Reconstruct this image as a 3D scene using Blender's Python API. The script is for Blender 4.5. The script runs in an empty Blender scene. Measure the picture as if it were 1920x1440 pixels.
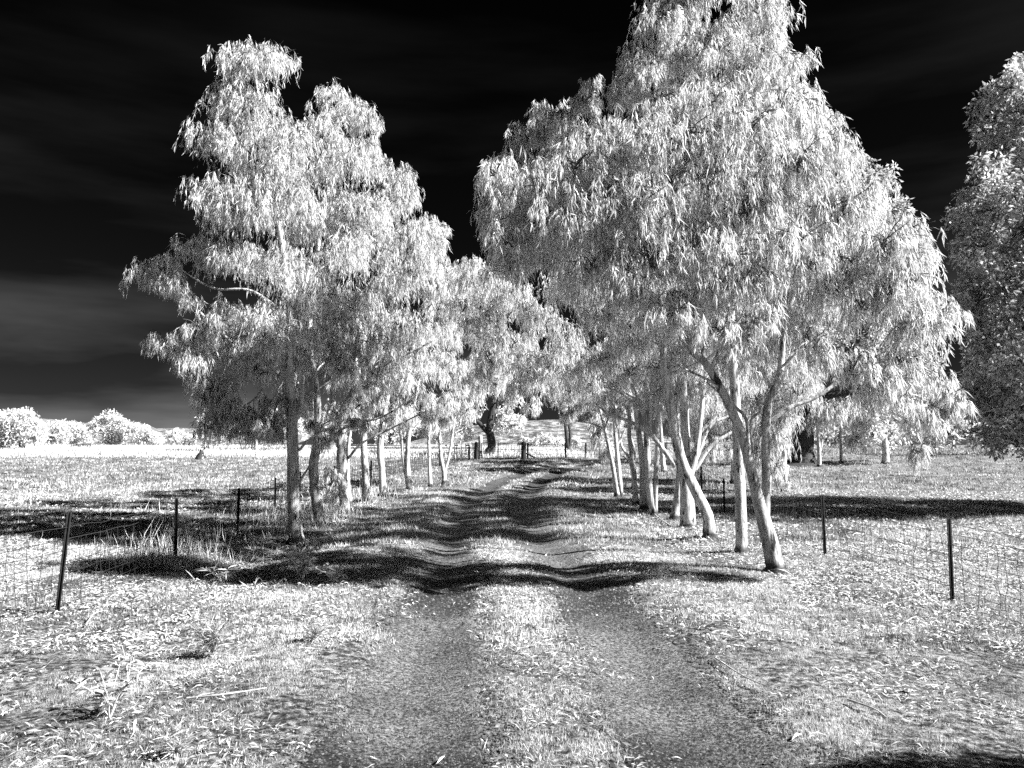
import bpy, math, random
import numpy as np
from mathutils import Vector
R = math.radians
rng = np.random.default_rng(7)
random.seed(7)
scene = bpy.context.scene
COL = scene.collection

# ------------------------------------------------------------------ camera
F = 1507.0; CAMH = 1.70; PITCH = math.atan(119/1507.0)
cam_d = bpy.data.cameras.new("camera"); cam = bpy.data.objects.new("camera", cam_d)
COL.objects.link(cam); scene.camera = cam
cam_d.sensor_width = 36; cam_d.lens = 36*F/1920.0
cam_d.clip_start = 0.05; cam_d.clip_end = 6000
cam.location = (0, 0, CAMH); cam.rotation_euler = (R(90)+PITCH, 0, 0)

# ------------------------------------------------------------------ world (infrared: the sky is almost black)
SUN_EL, SUN_AZ = 38.0, 105.0        # azimuth clockwise from the view direction
w = bpy.data.worlds.new("World"); scene.world = w; w.use_nodes = True
nt = w.node_tree; nt.nodes.clear()
out = nt.nodes.new("ShaderNodeOutputWorld"); bg = nt.nodes.new("ShaderNodeBackground")
sky = nt.nodes.new("ShaderNodeTexSky"); sky.sky_type = 'NISHITA'; sky.sun_disc = False
sky.sun_elevation = R(SUN_EL); sky.sun_rotation = R(SUN_AZ); sky.dust_density = 0.3; sky.air_density = 1.0
sep = nt.nodes.new("ShaderNodeSeparateColor")
mul = nt.nodes.new("ShaderNodeMath"); mul.operation = 'MULTIPLY'; mul.inputs[1].default_value = 0.095
sub = nt.nodes.new("ShaderNodeMath"); sub.operation = 'SUBTRACT'; sub.inputs[1].default_value = 0.055; sub.use_clamp = False
mx = nt.nodes.new("ShaderNodeMath"); mx.operation = 'MAXIMUM'; mx.inputs[1].default_value = 0.02
tc = nt.nodes.new("ShaderNodeTexCoord"); mp = nt.nodes.new("ShaderNodeMapping"); mp.inputs['Scale'].default_value = (1.2, 1.2, 7)
nz = nt.nodes.new("ShaderNodeTexNoise"); nz.inputs['Scale'].default_value = 2.2; nz.inputs['Detail'].default_value = 5
mr = nt.nodes.new("ShaderNodeMapRange"); mr.inputs[1].default_value = 0.42; mr.inputs[2].default_value = 0.72
mr.inputs[3].default_value = 0.75; mr.inputs[4].default_value = 2.3
m2 = nt.nodes.new("ShaderNodeMath"); m2.operation = 'MULTIPLY'
L = nt.links.new
L(sky.outputs[0], sep.inputs[0]); L(sep.outputs[0], mul.inputs[0]); L(mul.outputs[0], sub.inputs[0]); L(sub.outputs[0], mx.inputs[0])
L(tc.outputs['Generated'], mp.inputs[0]); L(mp.outputs[0], nz.inputs[0]); L(nz.outputs[0], mr.inputs[0])
L(mx.outputs[0], m2.inputs[0]); L(mr.outputs[0], m2.inputs[1]); 
pw = nt.nodes.new("ShaderNodeMath"); pw.operation = 'POWER'; pw.inputs[1].default_value = 1.5
pk = nt.nodes.new("ShaderNodeMath"); pk.operation = 'MULTIPLY'; pk.inputs[1].default_value = 0.26
L(m2.outputs[0], pw.inputs[0]); L(pw.outputs[0], pk.inputs[0]); L(pk.outputs[0], bg.inputs[0])
bg.inputs[1].default_value = 0.12
L(bg.outputs[0], out.inputs[0])

# ------------------------------------------------------------------ sun
sd = bpy.data.lights.new("sun", 'SUN'); sd.energy = 5.0; sd.angle = R(0.5); sd.color = (1, 1, 1)
so = bpy.data.objects.new("sun", sd); COL.objects.link(so)
sv = Vector((math.cos(R(SUN_EL))*math.sin(R(SUN_AZ)), math.cos(R(SUN_EL))*math.cos(R(SUN_AZ)), math.sin(R(SUN_EL))))
so.rotation_euler = (-sv).to_track_quat('-Z', 'Y').to_euler(); so.location = (20, -5, 30)
scene.view_settings.view_transform = 'Standard'; scene.view_settings.look = 'None'
scene.view_settings.gamma = 1.0; scene.view_settings.exposure = 1.95; scene.view_settings.use_curve_mapping = False
scene.cycles.use_denoising = False
scene.cycles.max_bounces = 6; scene.cycles.diffuse_bounces = 2; scene.cycles.transmission_bounces = 4; scene.cycles.glossy_bounces = 2
scene.cycles.sample_clamp_indirect = 2.0

# ------------------------------------------------------------------ noise / terrain
_perm = np.random.default_rng(3).random((256, 256))
def vnoise(x, y):
    x = np.asarray(x, float); y = np.asarray(y, float)
    xi = np.floor(x).astype(int); yi = np.floor(y).astype(int)
    fx = x-xi; fy = y-yi; fx = fx*fx*(3-2*fx); fy = fy*fy*(3-2*fy)
    a = _perm[xi & 255, yi & 255]; b = _perm[(xi+1) & 255, yi & 255]
    c = _perm[xi & 255, (yi+1) & 255]; d = _perm[(xi+1) & 255, (yi+1) & 255]
    return (a*(1-fx)+b*fx)*(1-fy)+(c*(1-fx)+d*fx)*fy
def fbm(x, y, s, o=3):
    t = 0; a = 1; n = 0
    for k in range(o):
        t = t+a*vnoise(x*s+17*k, y*s+31*k); n += a; a *= .5; s *= 2.1
    return t/n
def sstep(a, b, x):
    t = np.clip((x-a)/(b-a), 0, 1); return t*t*(3-2*t)
RY = [-20, 0, 6, 10, 16, 22, 28, 35, 42, 50, 60, 80]
RX = [.5, .30, .17, .03, -.40, -.55, -.35, .35, 1.6, 4.0, 9, 22]
def road_x(y): return np.interp(y, RY, RX)
ZY = [-50, 18, 24, 30, 36, 42, 48, 55, 80, 110, 140, 220, 3000]
ZZ = [0, 0, .04, .12, .26, .42, .62, .86, 1.28, 1.62, 1.98, 2.2, 2.4]
def rut_d(x, y):
    c = road_x(y)
    return np.abs(np.abs(x-c)-.86)
def gz(x, y):
    x = np.asarray(x, float); y = np.asarray(y, float)
    z = np.interp(y, ZY, ZZ)
    c = road_x(y); a = np.abs(x-c)
    fade = 1-sstep(45, 60, y)
    z = z-0.10*np.exp(-(rut_d(x, y)/.36)**2)*fade*(.72+.2*fbm(x*0, y, .35, 2))
    z = z+0.045*np.exp(-((a-1.9)/.55)**2)*fade
    z = z-0.22*np.exp(-((x+4.1)/.75)**2)*sstep(10.8, 12.2, y)*(1-sstep(13.6, 15.5, y))      # ditch
    z = z+(fbm(x, y, .25, 3)-.5)*.16*sstep(1.2, 3.5, a)
    z = z+(fbm(x+9, y, 1.6, 3)-.5)*.07*sstep(3, 5, y*0+a+2)*(.3+.7*sstep(.4, .9, rut_d(x, y)))
    z = z+(fbm(x, y+5, 6, 2)-.5)*.018
    z = z+(fbm(x, y, .05, 2)-.5)*.6*sstep(14, 45, np.hypot(x*1.2, y*.5))*(1-sstep(200, 400, y))*sstep(7, 16, np.abs(x))
    return z

# ------------------------------------------------------------------ photo geometry -> world
sT, cT = math.sin(PITCH), math.cos(PITCH)
def ray(px, py):
    dx = (px-960)/F; dy = (720-py)/F
    return np.array([dx, cT-dy*sT, sT+dy*cT])
def at(px, py, Y):
    d = ray(px, py); t = Y/d[1]
    return np.array([d[0]*t, Y, CAMH+d[2]*t])
def ground(px, py):
    d = ray(px, py); Y = 2.0
    while Y < 400:
        t = Y/d[1]
        if CAMH+d[2]*t <= float(gz(d[0]*t, Y)): break
        Y *= 1.004
    t = Y/d[1]
    return np.array([d[0]*t, Y, float(gz(d[0]*t, Y))])

# ------------------------------------------------------------------ materials
def mat(name, build):
    m = bpy.data.materials.new(name); m.use_nodes = True
    n = m.node_tree; n.nodes.clear()
    o = n.nodes.new("ShaderNodeOutputMaterial"); build(n, o); return m
def N(n, t, **k):
    x = n.nodes.new("ShaderNode"+t)
    for a, b in k.items(): setattr(x, a, b)
    return x
def ramp(n, src, pts):
    r = N(n, "ValToRGB"); e = r.color_ramp.elements
    e[0].position = pts[0][0]; e[0].color = (pts[0][1],)*3+(1,)
    e[1].position = pts[-1][0]; e[1].color = (pts[-1][1],)*3+(1,)
    for p, v in pts[1:-1]:
        q = e.new(p); q.color = (v,)*3+(1,)
    n.links.new(src, r.inputs[0]); return r.outputs[0]
def noise(n, scale, detail=4, rough=.6, vec=None, sc=None):
    t = N(n, "TexNoise"); t.inputs['Scale'].default_value = scale; t.inputs['Detail'].default_value = detail; t.inputs['Roughness'].default_value = rough
    tcn = N(n, "TexCoord"); s = tcn.outputs['Object']
    if sc:
        mpp = N(n, "Mapping"); mpp.inputs['Scale'].default_value = sc; n.links.new(s, mpp.inputs[0]); s = mpp.outputs[0]
    n.links.new(s, t.inputs[0]); return t.outputs[0]
def mixm(n, a, b, f=None, fv=.5, mode='MULTIPLY'):
    m = N(n, "MixRGB", blend_type=mode); m.inputs[0].default_value = fv
    if f is not None: n.links.new(f, m.inputs[0])
    for i, s in ((1, a), (2, b)):
        if isinstance(s, (int, float)): m.inputs[i].default_value = (s, s, s, 1)
        else: n.links.new(s, m.inputs[i])
    return m.outputs[0]
def leafmat(name, lo, hi, trans=.38):
    def b(n, o):
        a = N(n, "Attribute"); a.attribute_name = 'tone'
        c = ramp(n, a.outputs['Fac'], [(0, lo), (1, hi)])
        d = N(n, "BsdfPrincipled"); n.links.new(c, d.inputs['Base Color']); d.inputs['Roughness'].default_value = .5
        d.inputs['Specular IOR Level'].default_value = .25
        t = N(n, "BsdfTranslucent"); n.links.new(c, t.inputs[0])
        m = N(n, "MixShader"); m.inputs[0].default_value = trans
        n.links.new(d.outputs[0], m.inputs[1]); n.links.new(t.outputs[0], m.inputs[2]); n.links.new(m.outputs[0], o.inputs[0])
    return mat(name, b)
def surf(name, colf, rough=.9, bump=None):
    def b(n, o):
        d = N(n, "BsdfPrincipled"); d.inputs['Roughness'].default_value = rough; d.inputs['Specular IOR Level'].default_value = .2
        c = colf(n)
        if isinstance(c, (int, float)): d.inputs['Base Color'].default_value = (c, c, c, 1)
        else: n.links.new(c, d.inputs['Base Color'])
        if bump:
            bp = N(n, "Bump"); bp.inputs['Strength'].default_value = bump[0]; bp.inputs['Distance'].default_value = bump[1]
            n.links.new(bump[2](n), bp.inputs['Height']); n.links.new(bp.outputs[0], d.inputs['Normal'])
        n.links.new(d.outputs[0], o.inputs[0])
    return mat(name, b)
M = {}
M['leaf'] = leafmat('eucalypt_leaf', .30, .97, .48)
M['leaf_dim'] = leafmat('broad_leaf', .10, .85, .4)
M['leaf_far'] = leafmat('far_leaf', .45, .95, .3)
M['grass'] = leafmat('grass_blade', .05, .68, .3)
M['dry'] = leafmat('dry_stalk', .5, .95, .25)
M['litter'] = leafmat('fallen_leaf', .03, .78, .1)
M['grit'] = leafmat('gravel_stone', .02, .15, .0)
M['twig'] = surf('twig_bark', lambda n: .07)
def palebark(n):
    a = ramp(n, noise(n, 5, 4, .6, sc=(1, 1, .35)), [(.3, .42), (.7, .72)])
    v = ramp(n, noise(n, 7, 5, .75, sc=(1.5, 1.5, .45)), [(.38, .06), (.44, 1)])
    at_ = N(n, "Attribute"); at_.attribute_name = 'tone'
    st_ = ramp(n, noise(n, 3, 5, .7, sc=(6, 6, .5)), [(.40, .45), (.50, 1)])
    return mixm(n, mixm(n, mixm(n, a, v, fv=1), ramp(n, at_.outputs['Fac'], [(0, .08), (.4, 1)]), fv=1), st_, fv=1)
M['bark'] = surf('pale_gum_bark', palebark, .75, (.5, .02, lambda n: noise(n, 22, 5, .6, sc=(1, 1, .3))))
def roughbark(n):
    a = ramp(n, noise(n, 5, 4, .6, sc=(1, 1, .35)), [(.3, .34), (.7, .62)])
    v = ramp(n, noise(n, 4.5, 5, .75, sc=(1.5, 1.5, .35)), [(.36, .06), (.46, 1)])
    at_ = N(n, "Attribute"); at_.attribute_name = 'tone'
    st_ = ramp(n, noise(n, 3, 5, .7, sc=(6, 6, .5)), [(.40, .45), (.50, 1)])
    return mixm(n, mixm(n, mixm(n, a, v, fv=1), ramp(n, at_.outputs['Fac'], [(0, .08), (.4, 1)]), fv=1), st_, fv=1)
M['bark_patchy'] = surf('peeling_gum_bark', roughbark, .8, (.6, .03, lambda n: noise(n, 18, 5, .6, sc=(1, 1, .3))))
M['bark_dark'] = surf('dark_rough_bark', lambda n: ramp(n, noise(n, 9, 5, .7, sc=(1, 1, .25)), [(.35, .015), (.7, .09)]), .9, (.9, .06, lambda n: noise(n, 14, 5, .7, sc=(1, 1, .25))))
def grd(n):
    a = ramp(n, noise(n, 16, 6, .8), [(.42, .015), (.50, .13), (.62, .50)])
    b_ = ramp(n, noise(n, .9, 5, .65), [(.32, .40), (.60, 1.0)])
    return mixm(n, a, b_, fv=1)
M['ground'] = surf('dry_paddock_ground', grd, .95, (1, .05, lambda n: noise(n, 24, 6, .75)))
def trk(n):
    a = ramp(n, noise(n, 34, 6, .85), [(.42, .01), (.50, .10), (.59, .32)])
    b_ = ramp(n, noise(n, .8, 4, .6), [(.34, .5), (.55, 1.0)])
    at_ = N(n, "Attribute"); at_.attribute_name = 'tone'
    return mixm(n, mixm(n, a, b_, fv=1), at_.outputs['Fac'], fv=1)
M['track'] = surf('gravel_track', trk, .95, (1, .02, lambda n: noise(n, 60, 5, .8)))
M['steel'] = surf('dark_steel', lambda n: ramp(n, noise(n, 20, 3), [(.3, .006), (.7, .02)]), .95)
M['wire'] = surf('fence_wire', lambda n: .03, .6)
M['wood_dark'] = surf('dark_timber', lambda n: ramp(n, noise(n, 12, 4, sc=(1, 1, .2)), [(.3, .015), (.7, .07)]), .9)
M['wood_pale'] = surf('weathered_timber', lambda n: ramp(n, noise(n, 12, 4, sc=(1, 1, .2)), [(.3, .25), (.7, .6)]), .9)
M['hill'] = surf('scrubby_hill', lambda n: ramp(n, noise(n, .35, 6, .8), [(.40, .03), (.5, .13), (.62, .42)]), 1, (1, 1.2, lambda n: noise(n, .3, 5, .8)))

# ------------------------------------------------------------------ mesh helpers
def mesh_obj(name, V, faces, mats, parent=None, tone=None, midx=None, smooth=False):
    """faces: list of (n,k) int arrays"""
    me = bpy.data.meshes.new(name)
    V = np.asarray(V, np.float32)
    me.vertices.add(len(V)); me.vertices.foreach_set('co', V.ravel())
    tot = sum(f.size for f in faces); nf = sum(len(f) for f in faces)
    me.loops.add(tot); me.polygons.add(nf)
    me.loops.foreach_set('vertex_index', np.concatenate([f.ravel() for f in faces]).astype(np.int32))
    cnt = np.concatenate([np.full(len(f), f.shape[1]) for f in faces])
    st = np.concatenate([[0], np.cumsum(cnt)[:-1]]).astype(np.int32)
    me.polygons.foreach_set('loop_start', st)
    if midx is not None: me.polygons.foreach_set('material_index', np.asarray(midx, np.int32))
    if smooth: me.polygons.foreach_set('use_smooth', np.ones(nf, bool))
    if tone is not None:
        at_ = me.attributes.new('tone', 'FLOAT', 'POINT'); at_.data.foreach_set('value', np.asarray(tone, np.float32))
    me.update(calc_edges=True)
    for m in (mats if isinstance(mats, list) else [mats]): me.materials.append(m)
    o = bpy.data.objects.new(name, me); COL.objects.link(o)
    if parent is not None:
        o.parent = parent; o.location = -parent.location
    return o
def thing(name, label, cat, loc, group=None):
    o = bpy.data.objects.new(name, None); COL.objects.link(o); o.location = loc
    o.empty_display_size = .3
    return tag(o, label, cat, group)
def tag(o, label, cat, group=None, kind=None):
    o['label'] = label; o['category'] = cat
    if group: o['group'] = group
    if kind: o['kind'] = kind
    return o
class Geo:
    def __init__(s): s.V = []; s.F = {3: [], 4: []}; s.T = []; s.n = 0; s.mi = {3: [], 4: []}
    def add(s, V, Fc, tone=None, mi=0):
        V = np.asarray(V, float).reshape(-1, 3)
        s.V.append(V); k = Fc.shape[1]; s.F[k].append(Fc+s.n); s.n += len(V)
        s.mi[k].append(np.full(len(Fc), mi)); s.T.append(np.full(len(V), .5) if tone is None else tone)
    def build(s, name, mats, parent=None, smooth=False, tone=True):
        fs = []; mi = []
        for k in (3, 4):
            if s.F[k]: fs.append(np.concatenate(s.F[k])); mi.append(np.concatenate(s.mi[k]))
        return mesh_obj(name, np.concatenate(s.V), fs, mats, parent, np.concatenate(s.T) if tone else None, np.concatenate(mi), smooth)
def catmull(P, n):
    P = np.asarray(P, float)
    if len(P) < 3:
        t = np.linspace(0, 1, n)[:, None]; return P[0]*(1-t)+P[-1]*t
    Q = np.vstack([2*P[0]-P[1], P, 2*P[-1]-P[-2]])
    o = []
    for u in np.linspace(0, len(P)-1-1e-6, n):
        i = int(u); t = u-i; a, b, c, d = Q[i:i+4]
        o.append(.5*((2*b)+(-a+c)*t+(2*a-5*b+4*c-d)*t*t+(-a+3*b-3*c+d)*t**3))
    return np.array(o)
def tube(geo, P, rad, seg=10, n=None, mi=0, bump=.06, cap=True):
    """P (m,3) control points, rad (m,) radii"""
    P = np.asarray(P, float); m = n or max(6, len(P)*5)
    Q = np.array([list(p)+[r] for p, r in zip(P, rad)])
    C = catmull(Q, m); r = np.maximum(C[:, 3], .0015); C = C[:, :3]
    T = np.gradient(C, axis=0); T /= np.linalg.norm(T, axis=1)[:, None]+1e-9
    ref = np.array([0., 1, 0]) if abs(T[0][1]) < .8 else np.array([1., 0, 0])
    U = np.cross(T, ref); U /= np.linalg.norm(U, axis=1)[:, None]; W = np.cross(T, U)
    a = np.arange(seg)/seg*2*np.pi
    rr = r[:, None]*(1+bump*(rng.random((m, seg))-.5)*2)
    V = C[:, None]+rr[..., None]*(np.cos(a)[None, :, None]*U[:, None]+np.sin(a)[None, :, None]*W[:, None])
    i = np.arange(m-1)[:, None]*seg; j = np.arange(seg)[None]; k = (j+1) % seg
    Fq = np.stack([i+j, i+k, i+seg+k, i+seg+j], -1).reshape(-1, 4)
    geo.add(V, Fq, mi=mi)
    if cap:
        V2 = np.vstack([V[-1], C[-1]+T[-1]*r[-1]*.5]); Fc = np.array([[q, (q+1) % seg, seg] for q in range(seg)])
        geo.add(V2, Fc, mi=mi)
def norm(v): return v/(np.linalg.norm(v, axis=-1, keepdims=True)+1e-9)
def add_leaves(geo, B, D, Ln, Wd, tone, mi=0, bend=None):
    n = len(B); D = norm(D)
    S = norm(np.cross(D, rng.normal(size=(n, 3))))
    Nn = np.cross(D, S)
    c = (rng.random((n, 1))-.5)*.3*Ln[:, None] if bend is None else bend
    mid = B+D*Ln[:, None]*.45+Nn*c
    tip = B+D*Ln[:, None]+np.array([0, 0, -1])*Ln[:, None]*.08
    V = np.stack([B, mid-S*Wd[:, None]*.5, tip, mid+S*Wd[:, None]*.5], 1)
    Fq = np.arange(4*n).reshape(n, 4)
    geo.add(V.reshape(-1, 3), Fq, np.repeat(tone, 4), mi)
def add_ribs(geo, P, r0, r1, mi=1):
    """P (n,m,3) polylines as thin 3-sided tubes"""
    n, m, _ = P.shape
    T = norm(np.gradient(P, axis=1)); ref = norm(rng.normal(size=(n, 1, 3)))
    U = norm(np.cross(T, ref)); W = np.cross(T, U)
    r = np.linspace(1, 0, m)[None, :, None]*(r0-r1)[:, None, None]+np.asarray(r1)[:, None, None]
    V = np.stack([P+r*(math.cos(a)*U+math.sin(a)*W) for a in (0, 2.09, 4.19)], 2)   # n,m,3,3
    base = np.arange(n)[:, None, None]*m*3+np.arange(m-1)[None, :, None]*3
    j = np.arange(3)[None, None]; k = (j+1) % 3
    Fq = np.stack([base+j, base+k, base+3+k, base+3+j], -1).reshape(-1, 4)
    geo.add(V.reshape(-1, 3), Fq, mi=mi)

# ------------------------------------------------------------------ foliage
def weep_lobe(geo, c, r, s, cover=1.5, droop=1.0, Ll=.135, Lw=.0125):
    """arching sprays with hanging twigs and long leaves; s = leaf scale"""
    area = .5*Ll*Lw*s*s
    nl = 1.0*cover*math.pi*r*r/area
    per = 11; K = 6
    ns = max(5, int(nl/(per*K)))
    u = rng.normal(size=(ns, 3)); u[:, 2] = np.abs(u[:, 2])*.9-.15*rng.random(ns); u = norm(u)
    rr = r*(.5+.75*rng.random(ns))
    p0 = c+u*r*.12+rng.normal(size=(ns, 3))*r*.1
    p1 = c+u*rr[:, None]*np.array([1, 1, .95])
    t = np.linspace(0, 1, 5)[None, :, None]
    P = p0[:, None]*(1-t)+p1[:, None]*t+np.array([0, 0, 1])*np.sin(t*np.pi)*(r*.14)
    P[:, 1:-1] += rng.normal(size=(ns, 3, 3))*r*.05
    add_ribs(geo, P, np.full(ns, .011*min(s, 2)), np.full(ns, .004*min(s, 2)))
    # hanging twigs
    ss = .35+.65*rng.random((ns, K)); idx = ss*4; i0 = np.clip(idx.astype(int), 0, 3); f = (idx-i0)[..., None]
    I = np.arange(ns)[:, None]
    st = P[I, i0]*(1-f)+P[I, i0+1]*f+rng.normal(size=(ns, K, 3))*r*.14
    Lt = (.22+.38*rng.random((ns, K)))*min(r*1.25, 1.0)*(.7+.3*s)*droop
    ou = norm(u[:, None]*np.array([1, 1, .3])+rng.normal(size=(ns, K, 3))*.45)
    st = st.reshape(-1, 3); Lt = Lt.reshape(-1); ou = ou.reshape(-1, 3); nt_ = len(st)
    tt = np.linspace(0, 1, 4)[None, :, None]
    Tw = st[:, None]+ou[:, None]*(tt*.45-.12*tt*tt)*Lt[:, None, None]+np.array([0, 0, -1])*(tt**1.7)*Lt[:, None, None]
    add_ribs(geo, Tw, np.full(nt_, .0035*s), np.full(nt_, .0012*s))
    q = rng.random((nt_, per))**.85; ix = q*3; j0 = np.clip(ix.astype(int), 0, 2); g = (ix-j0)[..., None]
    J = np.arange(nt_)[:, None]
    B = Tw[J, j0]*(1-g)+Tw[J, j0+1]*g
    tan = norm(Tw[J, j0+1]-Tw[J, j0])
    D = tan*.55+rng.normal(size=B.shape)*.36+np.array([0, 0, -.72*droop])
    n = nt_*per; ln = Ll*s*(.45+.9*rng.random(n)); wd = Lw*s*(.6+.8*rng.random(n))
    ct = np.repeat(np.clip(rng.normal(.6, .18, nt_), 0, 1), per)
    add_leaves(geo, B.reshape(-1, 3), D.reshape(-1, 3), ln, wd, np.clip(ct+rng.normal(0, .22, n), 0, 1))
def puff_lobe(geo, c, r, s, cover=1.6, Ll=.12, Lw=.05, sub=9, flat=1.0):
    """tight rounded clumps of broad leaves on the shell of a lobe"""
    area = .5*Ll*Lw*s*s; nl = cover*math.pi*r*r*1.6/area
    u = norm(rng.normal(size=(sub, 3))+np.array([0, 0, .35]))
    cc = c+u*(r*(.55+.3*rng.random((sub, 1))))*np.array([1, 1, flat]); cr = r*(.28+.2*rng.random(sub))
    st = np.repeat(c[None], sub, 0); t = np.linspace(0, 1, 4)[None, :, None]
    P = st[:, None]*(1-t)+cc[:, None]*t; P[:, 1:3] += rng.normal(size=(sub, 2, 3))*r*.06
    add_ribs(geo, P, np.full(sub, .02*s**.5), np.full(sub, .006*s**.5))
    per = max(12, int(nl/sub))
    v = norm(rng.normal(size=(sub, per, 3))+np.array([0, 0, .25]))
    rad = cr[:, None, None]*(.35+.7*rng.random((sub, per, 1))**.5)
    B = (cc[:, None]+v*rad*np.array([1, 1, .85])).reshape(-1, 3); n = len(B)
    D = (v.reshape(-1, 3)*.5+rng.normal(size=(n, 3))*.6+np.array([0, 0, -.25]))
    tn = np.repeat(np.clip(rng.normal(.5, .15, sub), 0, 1), per)+rng.normal(0, .2, n)
    add_leaves(geo, B, D, Ll*s*(.6+.7*rng.random(n)), Lw*s*(.6+.7*rng.random(n)), np.clip(tn, 0, 1))

def tree(name, label, cat, base, stems, lobes, bark='bark', leaf='leaf', kind='weep', depth=1.6, cover=1.5, group=None,
         branches=(), limb=True, sub=9, flat=1.0, lscale=None, Y=None, copies=2, droop=1.0, twig='twig', yoff=0, spread=0):
    """base (px,py) on the ground; stems [[(px,py,half width px[,dy])...]]; lobes [(px,py,r px)]"""
    if Y is None: b = ground(*base)
    else:
        q = at(base[0], base[1], Y); b = np.array([q[0], Y, float(gz(q[0], Y))])
    Y0 = b[1]; m = Y0/F
    root = thing(name, label, cat, tuple(b), group)
    wood = Geo(); SP = []
    for si, stm in enumerate(stems):
        pts = []; rd = []
        for k, p in enumerate(stm):
            dy = p[3] if len(p) > 3 else 0
            q = at(p[0], p[1], Y0+dy)
            if k == 0 and si == 0: q = b.copy()
            pts.append(q); rd.append(p[2]*m)
        if stm[0][:2] == base[:2] or (si == 0):
            q0 = pts[0].copy(); q0[2] = float(gz(q0[0], q0[1]))-.12
            d1 = pts[1]-pts[0]
            pts = [q0, pts[0]+d1*.06+np.array([0, 0, .02]), pts[0]+d1*.25]+pts[1:]
            rd = [rd[0]*1.9, rd[0]*1.2, rd[0]*.98]+rd[1:]
        tube(wood, pts, rd, 12, bump=.05)
        C = catmull(np.array([list(p)+[r] for p, r in zip(pts, rd)]), 30); SP.append(C)
    SPa = np.vstack(SP); SPa = SPa[SPa[:, 2] > b[2]+.35*min(4, (SPa[:, 2].max()-b[2]))]
    L_ = np.array([l[:3] for l in lobes], float)
    if spread:      # the side of the crown away from the track
        k_ = F/Y0; L_ = np.vstack([L_]+[[b[0]*k_+960+dx_*k_, 839-(z_+b[2]-CAMH)*k_, .7*k_] for dx_, z_ in ((1.1, 3.6), (2.0, 4.5), (1.6, 5.6))[:spread]])
    ctr = (L_[:, :2].max(0)+L_[:, :2].min(0))/2; ext = (L_[:, :2].max(0)-L_[:, :2].min(0))/2+L_[:, 2].mean()
    if kind == 'weep' and len(L_) > 3:
        ex = []
        for k in range(len(L_)):
            dd = np.hypot(L_[:, 0]-L_[k, 0], L_[:, 1]-L_[k, 1]); nb = np.argsort(dd)[1:4]; q = nb[rng.integers(0, len(nb))]
            if dd[q] < 1.9*(L_[k, 2]+L_[q, 2])*.8: ex.append([(L_[k, 0]+L_[q, 0])/2, (L_[k, 1]+L_[q, 1])/2, (L_[k, 2]+L_[q, 2])/2*(.55+.3*rng.random())])
        if ex: L_ = np.vstack([L_, ex])
    s = lscale or max(1, Y0/17.0)
    cr = Geo()
    jobs = []
    for (px, py, r) in L_:
        rho = min(1, math.hypot(*((np.array([px, py])-ctr)/ext)))
        D_ = depth*math.sqrt(max(.05, 1-rho*rho))
        for cp in range(copies):
            dy = D_*(rng.random()*.7+.2)*(-1 if cp == 0 else 1) if copies > 1 else D_*(rng.random()-.5)*1.4
            Yc = Y0+dy+yoff; c = at(px+rng.normal()*r*.12, py+rng.normal()*r*.1, Yc); rm = r*Yc/F*(1.08 if cp == 0 else 1.0)
            c[2] = max(c[2], float(gz(c[0], c[1]))+.15)
            if kind == 'weep': weep_lobe(cr, c, rm, s, cover, droop)
            else: puff_lobe(cr, c, rm, s, cover, sub=sub, flat=flat)
            if limb and len(SPa):
                jobs.append((np.linalg.norm(SPa[:, :3]-c, axis=1).min(), c))
    nodes = SPa.copy()
    for _, c in sorted(jobs, key=lambda q: q[0]):
        hd = np.hypot(nodes[:, 0]-c[0], nodes[:, 1]-c[1]); dz = c[2]-nodes[:, 2]
        cost = np.sqrt(hd*hd+dz*dz)+np.maximum(0, .25*hd+.1-dz)*1.6
        k = int(np.argmin(cost)); a = nodes[k]; dd = c-a[:3]; ln = np.linalg.norm(dd)
        if ln < .2: continue
        r0 = min(a[3]*.7, .010+.016*ln)
        mid1 = a[:3]+dd*.35+np.array([0, 0, .07*ln])+rng.normal(size=3)*.06*ln
        mid2 = a[:3]+dd*.7+np.array([0, 0, .06*ln])+rng.normal(size=3)*.06*ln
        pp = [a[:3], mid1, mid2, c]; rr_ = [r0, r0*.75, r0*.55, r0*.3]
        tube(wood, pp, rr_, 6, 12)
        nodes = np.vstack([nodes, catmull(np.array([list(p_)+[q_] for p_, q_ in zip(pp, rr_)]), 8)[2:]])
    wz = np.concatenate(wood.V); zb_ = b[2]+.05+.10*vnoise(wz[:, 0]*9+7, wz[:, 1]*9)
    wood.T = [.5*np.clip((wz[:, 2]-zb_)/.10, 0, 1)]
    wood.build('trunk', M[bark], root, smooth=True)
    for br in branches:
        g = Geo(); pts = [at(p[0], p[1], Y0+(p[3] if len(p) > 3 else 0)) for p in br]
        tube(g, pts, [p[2]*m for p in br], 8, bump=.06); g.build('branch', M[bark], root, smooth=True)
    cr.build('crown', [M[leaf], M[twig]], root)
    return root
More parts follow.
